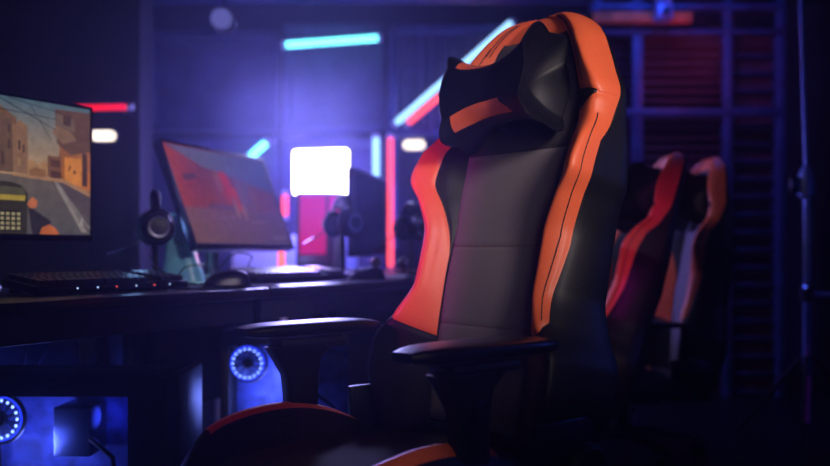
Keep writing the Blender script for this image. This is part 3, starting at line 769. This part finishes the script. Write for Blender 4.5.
    for s in (1, -1):
        seam([sp(.215+.40*i/40, 2.16+.2*min(1, i/16), s, .0004) for i in range(41)], .0012, 'threadk')
        seam([sp(.69+.12*i/20, max(1.25, 1.55-.0*i), s, .0003) for i in range(21)], .0010, 'threadk')
    # double seam over the crown on both sides
    for pp in (1.32, 1.5):
        for s in (1, -1):
            seam([sp(.79+.068*i/12, pp, s, .0004) for i in range(13)], .001, 'threadk')

def superell(w, d, e=.5, n=36): return [(w*math.copysign(abs(math.cos(a))**e, math.cos(a)), d*math.copysign(abs(math.sin(a))**e, math.sin(a))) for a in [2*PI*k/n for k in range(n)]]

def make_chair(label, loc, rz, group):
    root = thing('gaming_chair', label, 'chair', loc, rz, group)
    build_back(root)
    # ---- seat: loft from front (y=-.27) to rear (y=.24) of a padded cross section with raised bolsters
    def zsec(x, y):
        ax = abs(x); b = math.exp(-((ax-.235)/.045)**2)
        hb = .078*max(0, 1-((y+.075)/(.23 if y > -.075 else .25))**2)+.003
        z = .470+b*hb
        if ax > .235: z = .470+hb*b-.35*max(0, ax-.262)
        fr = max(0, (-y-.2)/.08); z -= .05*fr**2
        z += .006*math.exp(-(x/.1)**2)
        return z
    n_x = 60; n_y = 50; Vv = []; top = {}
    def xe(i): return -.285+.57*i/n_x
    vs = []; regs = []
    for j in range(n_y+1):
        y = -.285+.52*j/n_y
        wf = 1-.10*max(0, (-y-.15)/.135)**2
        for i in range(n_x+1): vs.append(Vector((xe(i)*wf, y, zsec(xe(i), y))))
    def fr_(i, j):
        ax = abs(xe(i+.5)); y = -.285+.52*(j+.5)/n_y
        if .220 < ax < .252 and -.22 < y < (.11 if xe(i+.5) < 0 else .045): return 1
        if ax < .17 and y > -.24: return 2
        return 0
    fsd = {0: [], 1: [], -1: [], 2: []}
    for j in range(n_y):
        for i in range(n_x):
            a = j*(n_x+1)+i; f = (a, a+1, a+n_x+2, a+n_x+1); r = fr_(i, j)
            fsd[r if r != 1 else (1 if xe(i+.5) > 0 else -1)].append(f)
    # skirt and underside
    base = len(vs); rim = [i for i in range(n_x+1)]+[j*(n_x+1)+n_x for j in range(1, n_y+1)]+[n_y*(n_x+1)+i for i in range(n_x-1, -1, -1)]+[j*(n_x+1) for j in range(n_y-1, 0, -1)]
    for k in rim: v = vs[k]; vs.append(Vector((v.x*1.01, v.y*1.01, .43)))
    base2 = len(vs)
    for k in rim: v = vs[k]; vs.append(Vector((v.x*.93, v.y*.93, .405)))
    R = len(rim)
    for q in range(R):
        w = (q+1) % R
        fsd[0].append((rim[w], rim[q], base+q, base+w)); fsd[0].append((base+w, base+q, base2+q, base2+w))
    fsd[0].append(tuple(base2+q for q in reversed(range(R))))
    for key, nm, m, lab in ((0, 'seat_cushion', 'black', 'black leatherette seat'), (1, 'seat_piping', 'orange', 'orange bolster stripe'), (-1, 'seat_piping', 'orange', 'orange bolster stripe'), (2, 'seat_panel', 'fabric2', 'dark fabric seat panel')):
        idx = {}; nv = []; nf = []
        for f in fsd[key]:
            g = []
            for v in f:
                if v not in idx: idx[v] = len(nv); nv.append(vs[v])
                g.append(idx[v])
            nf.append(tuple(g))
        ob = MB().add(nv, nf).build(nm, M[m], root, recalc=False)
        for pl in ob.data.polygons: pl.use_smooth = True
        ob['label'] = lab
    # ---- side hinge covers, mechanism
    for s in (1, -1):
        MB().lathe([(.005, .018), (.04, .016), (.05, .006), (.05, 0)], 28, Matrix.Translation((s*.285, .23, .47)) @ Matrix.Rotation(s*PI/2, 4, 'Y')).build('hinge_cover', M['plastic'], root)
        MB().box(s*.262-.008, s*.262+.008, .12, .27, .40, .56, .004).build('hinge_bracket', M['metal'], root)
    MB().box(-.12, .12, -.13, .13, .36, .405, .01).build('tilt_mechanism', M['metal'], root)
    MB().tube([(.1, 0, .38), (.24, -.02, .375), (.29, -.03, .37)], [.006, .006, .011], 10).build('tilt_lever', M['plastic'], root)
    # ---- armrests
    for s in (1, -1):
        x = s*.247
        rings = []
        for i in range(17):
            u = -1+i/8; w = .05*(1-abs(u)**5*.45)*(1+.08*u); y = .013+.158*u
            zc_ = .6935-.002*u*u; th = .014*(1-.45*abs(u)**6)
            rings.append([Vector((x+a, y, zc_+b)) for a, b in superell(w, th, .55, 32)])
        pad = MB().loft(rings).build('armrest_pad', M['plastic'], root)
        MB().box(x-.03, x+.03, -.07, .08, .657, .675, .006).build('armrest_plate', M['plasticm'], root)
        rr = []
        for z, w, d, dy in ((.40, .018, .032, 0), (.45, .018, .034, 0), (.56, .019, .036, 0), (.60, .021, .038, -.002), (.63, .024, .05, -.008), (.658, .03, .072, -.004)):
            rr.append([Vector((x+a, -.01+dy+b, z)) for a, b in superell(w, d, .5, 28)])
        MB().loft(rr).build('armrest_post', M['plasticm'], root)
        MB().box(x-s*.2-.0 if s > 0 else x, x if s > 0 else x+.2, -.04, .02, .388, .404, .004).build('armrest_bracket', M['metal'], root)
        MB().box(x+s*.02-.004, x+s*.02+.004, -.02, .0, .58, .615, .003).build('height_button', M['metal'], root)
    # ---- base
    MB().lathe([(.026, .12), (.026, .27)], 24).build('gas_lift_sleeve', M['plastic'], root)
    MB().lathe([(.014, .24), (.014, .37)], 20).build('gas_lift', M['chrome'], root)
    MB().lathe([(.05, .075), (.055, .09), (.05, .12), (.034, .13)], 28).build('base_hub', M['plastic'], root)
    for k in range(5):
        a = 2*PI*k/5+.3; d = Vector((math.cos(a), math.sin(a), 0)); q = Vector((-d.y, d.x, 0))
        rings = []
        for r, z, w, h in ((.03, .1, .03, .022), (.12, .1, .027, .019), (.22, .09, .022, .015), (.30, .08, .018, .012), (.325, .076, .014, .01)):
            rings.append([d*r+q*aa+Vector((0, 0, z+bb)) for aa, bb in superell(w, h, .6, 20)])
        lg = MB().loft(rings).build('base_leg', M['plastic'], root)
        c0 = d*.31
        for s in (1, -1):
            m = Matrix.Translation(c0+q*s*.014+Vector((0, 0, .03))) @ Matrix.Rotation(a+PI/2, 4, 'Z') @ Matrix.Rotation(PI/2, 4, 'Y')
            MB().lathe([(.01, -.009), (.026, -.009), (.03, -.005), (.03, .005), (.026, .009), (.01, .009)], 24, m).build('caster_wheel', M['plasticm'], lg)
        MB().tube([c0+Vector((0, 0, .03)), c0+Vector((0, 0, .08))], .006, 10).build('caster_stem', M['metal'], lg)
    return root

# ------------------------------------------------------------ pillow (four-horned, hung on the backrest)
def pillow_parts(root):
    Wd = .104
    n = 72
    def sec(u):
        au = abs(u)
        hh = .063+.020*au**2; th = .055+.012*au
        out = []
        for k in range(n):
            a = 2*PI*k/n; cz, cy = math.sin(a), math.cos(a)
            ez = .75-.25*au**3
            z0 = math.copysign(abs(cz)**ez, cz); y0 = math.copysign(abs(cy)**(ez+.1), cy)
            # horn weight: strong where both height and thickness directions are near their rims
            cor = abs(z0)**4
            rim = cor*(.35+.65*abs(y0))
            z = hh*z0*(1+.36*rim*au**5); y = th*y0*(1+.12*cor*au**4)*(1-.35*cor*(1-au**3))
            x = u*Wd+math.copysign((.030*rim-.014*(1-abs(z0)))*au**5, u)
            out.append(Vector((x, y, z)))
        return out
    NU = 48
    us = [math.sin((-1+2*i/NU)*PI/2)*.35+(-1+2*i/NU)*.65 for i in range(NU+1)]
    rings = [sec(u) for u in us]
    V = [v for g in rings for v in g]
    for v in V: v.y += .0022*noise.noise(v*22); v.z += .0015*noise.noise(v*19+Vector((5, 5, 5)))
    body = []; patch = {1: [], 2: []}
    for i in range(NU):
        um = (us[i]+us[i+1])/2
        for k in range(n):
            a = 2*PI*(k+.5)/n; cz, cy = math.sin(a), math.cos(a)
            f = (i*n+k, (i+1)*n+k, (i+1)*n+(k+1) % n, i*n+(k+1) % n)
            r = 0
            if cy < 0 and -.92 < cz < -.50 and -.84 < um < .30+.55*(-cz-.50): r = 1
            if cz > .60 and cy < .2 and -.86 < um < .12-.5*(cz-.6): r = 2
            (patch[r] if r else body).append(f)
    for side, i in ((-1, 0), (1, NU)):
        cen = Vector((side*(Wd-.040), 0, 0)); prev = [i*n+k for k in range(n)]
        for s_ in (.93, .8, .6, .35, .15):
            st = len(V)
            for k in range(n):
                v = V[i*n+k]; q = cen.lerp(v, s_); q.x = cen.x+(v.x-cen.x)*s_**2.2; V.append(q)
            for k in range(n):
                f = (prev[k], prev[(k+1) % n], st+(k+1) % n, st+k); body.append(f if side < 0 else tuple(reversed(f)))
            prev = list(range(st, st+n))
        V.append(cen); ci = len(V)-1
        for k in range(n):
            f = (prev[k], prev[(k+1) % n], ci); body.append(f if side < 0 else tuple(reversed(f)))
    def mk(name, fs, m):
        idx = {}; vs = []; nf = []
        for f in fs:
            g = []
            for v in f:
                if v not in idx: idx[v] = len(vs); vs.append(V[v])
                g.append(idx[v])
            nf.append(tuple(g))
        ob = MB().add(vs, nf).build(name, M[m], root, recalc=False)
        for pl in ob.data.polygons: pl.use_smooth = True
        return ob
    mk('pillow_cover', body, 'black'); a = mk('pillow_patch', patch[1], 'orange'); b = mk('pillow_patch', patch[2], 'orange')
    a['label'] = 'lower orange patch'; b['label'] = 'upper orange patch'
    for s_ in (-1, 1):
        i = 0 if s_ < 0 else NU
        MB().tube([V[i*n+k].copy() for k in range(n)], .0016, 6, closed=True).build('piping', M['black'], root)
        MB().box(s_*.05-.012, s_*.05+.012, .05, .072, -.05, .05, .003).build('strap', M['black'], root)

ox, oy = -.056, 1.52
chair = make_chair('big orange and black gaming chair in the foreground, right of the desks', (ox-.0096, oy+.0115, 0), TH, 'gaming chairs')
pil = thing('head_pillow', 'black and orange horned head pillow on the foreground chair', 'pillow', (0, 0, 0), 0, 'head pillows on the chairs')
pillow_parts(pil)
def place_pillow(p, ch, rec, dz=0, t=.672, kk=.072, roll=-.11):
    m = Matrix.Translation(ch.location) @ Matrix.Rotation(ch.rotation_euler.z, 4, 'Z') @ Matrix.Translation(BP+Vector((0, 0, dz))) @ Matrix.Rotation(-rec, 4, 'X') @ Matrix.Translation((.007, -kk, t)) @ Matrix.Rotation(roll, 4, 'Y')
    p.location = m.to_translation(); p.rotation_euler = m.to_euler()
place_pillow(pil, chair, REC)

DZ = -.13
BASE = ('gas_lift_sleeve', 'base_hub', 'base_leg')
for (lab, plab, loc, rz, REC2) in (
    ('small gaming chair directly right of the foreground chair, nearer of two', 'dark head pillow on the nearer small chair', (.36, 2.98, 0), math.radians(-94), REC+math.radians(7)),
    ('small gaming chair farthest right with a visible armrest and post', 'dark head pillow on the farther small chair', (.86, 3.52, 0), math.radians(-90), REC-math.radians(5))):
    c2 = dup(chair, loc, rz, lab, 'gaming chairs')
    for ch in [x for x in bpy.data.objects if x.parent == c2]:
        if not ch.name.startswith(BASE): ch.location.z += DZ
        if abs(ch.rotation_euler.x+REC) < 1e-4: ch.rotation_euler.x = -REC2
    p2 = dup(pil, (0, 0, 0), 0, plab, 'head pillows on the chairs')
    place_pillow(p2, c2, REC2, DZ)

# ============================================================ LIGHTS
def area(name, loc, target, size, energy, col, sy=None):
    l = bpy.data.lights.new(name, 'AREA'); l.energy = energy; l.color = col; l.size = size
    if sy: l.shape = 'RECTANGLE'; l.size_y = sy
    o = bpy.data.objects.new(name, l); C.objects.link(o); o.location = loc
    o.rotation_euler = (Vector(target)-Vector(loc)).to_track_quat('-Z', 'Y').to_euler(); return o
def point(name, loc, energy, col, r=.05):
    l = bpy.data.lights.new(name, 'POINT'); l.energy = energy; l.color = col; l.shadow_soft_size = r
    o = bpy.data.objects.new(name, l); C.objects.link(o); o.location = loc; return o
def spread(o, deg): o.data.spread = math.radians(deg); return o
def spot(name, loc, target, energy, col, ang, r=.1, blend=1):
    l = bpy.data.lights.new(name, 'SPOT'); l.energy = energy; l.color = col; l.shadow_soft_size = r; l.spot_size = math.radians(ang); l.spot_blend = blend
    o = bpy.data.objects.new(name, l); C.objects.link(o); o.location = loc
    o.rotation_euler = (Vector(target)-Vector(loc)).to_track_quat('-Z', 'Y').to_euler(); return o
# soft key from the camera's right, aimed at the upper right of the backrest
spot('key_light', (.85, .15, 1.6), (.30, 1.60, 1.15), 92, (1, .82, .80), 38, .16)
spot('fill_light', (.4, -.3, 1.3), (.17, 1.75, 1.05), 20, (1, .84, .90), 30, .2)
spot('pink_light', (-1.1, 1.0, 1.15), (-.09, 1.88, .98), 62, (1, .03, .8), 17, .06)
spot('pink_light_low', (-1.1, 1.0, 1.05), (-.10, 1.83, .80), 50, (1, .03, .8), 15, .06)
spot('seat_red', (-.5, 1.1, .95), (-.28, 1.70, .54), .8, (1, .06, .14), 34, .06)
spot('seat_warm', (.3, .55, 1.1), (-.03, 1.27, .55), 4.5, (1, .8, .7), 15, .05)
spot('monitor_edge', (-1.0, 1.3, 1.5), (-.74, 2.55, 1.05), 16, (.7, .65, 1), 16, .05)
area('blue_side', (2.3, 1.9, 1.3), (.5, 1.8, .9), .5, 3.2, (.06, .12, 1))
area('blue_back', (-.75, 4.4, 1.5), (.2, 2.2, 1.0), .4, 10, (.34, .3, 1))
spot('chair_rim', (-.2, 2.3, 1.9), (.9, 3.3, 1.1), 10, (1, .68, .8), 32, .08)
spot('chair_lilac', (.2, 3.9, 1.5), (.88, 3.28, .58), 16, (.5, .45, 1), 24, .05)
area('wall_wash', (-.45, 5.7, 1.15), (-.45, 6.3, 1.35), .4, 14, (.24, .16, 1))
area('wall_wash_right', (1.3, 4.0, 2.5), (1.5, 5.0, 1.3), .5, 9, (.06, .12, 1))
point('slat_red', (1.55, 4.55, 1.9), 1.6, (1, .1, .25), .1)
point('shutter_glow', (.15, 5.6, 1.7), 2.6, (.16, .12, 1), .1)
area('desk_wash', (-.45, 3.95, 1.45), (-.4, 2.7, .75), .35, 12, (.42, .4, 1))
point('lilac_spill', (X(250, 3.5), 3.55, 1.0), 8, (.46, .38, 1), .1)
point('magenta_spill', (X(320, 3.9), 3.85, 1.0), 2.5, (1, .15, .45), .05)
point('white_panel_glow', (X(318, 4.4), 4.35, 1.22), 72, (.15, .12, 1), .12)
point('wedge_edge_light', (-.68, 2.84, .93), 6, (.45, .95, 1), .04)  # added lamp that brightens the pale wedge from behind
point('wedge_front_light', (-.80, 2.5, .90), .25, (.25, .5, 1), .03)  # added weak blue lamp on the front of the pale wedge
point('under_desk', DP(.55, .60, .50), .6, (.05, .09, 1), .06)

# world: very dark blue with thin haze in the air
w = bpy.data.worlds.new('World'); bpy.context.scene.world = w; w.use_nodes = True
nt = w.node_tree; bg = nt.nodes['Background']; bg.inputs[0].default_value = (.05, .08, .5, 1); bg.inputs[1].default_value = .01
vs = nt.nodes.new('ShaderNodeVolumeScatter'); vs.inputs['Density'].default_value = .018; vs.inputs['Anisotropy'].default_value = .82
vs.inputs['Color'].default_value = (.55, .56, 1, 1)
nt.links.new(vs.outputs[0], nt.nodes['World Output'].inputs['Volume'])

# ============================================================ CAMERA
cam = bpy.data.cameras.new('camera'); co = bpy.data.objects.new('camera', cam); C.objects.link(co)
cam.sensor_width = 36; cam.lens = 36*F_PX/830; cam.shift_y = (HOR-233)/830
co.location = (0, 0, CAMZ); co.rotation_euler = (PI/2, 0, 0)
cam.dof.use_dof = True; cam.dof.focus_distance = 1.62; cam.dof.aperture_fstop = 1.9
cam.clip_start = .02
sc = bpy.context.scene; sc.camera = co
sc.view_settings.view_transform = 'Standard'; sc.view_settings.look = 'None'
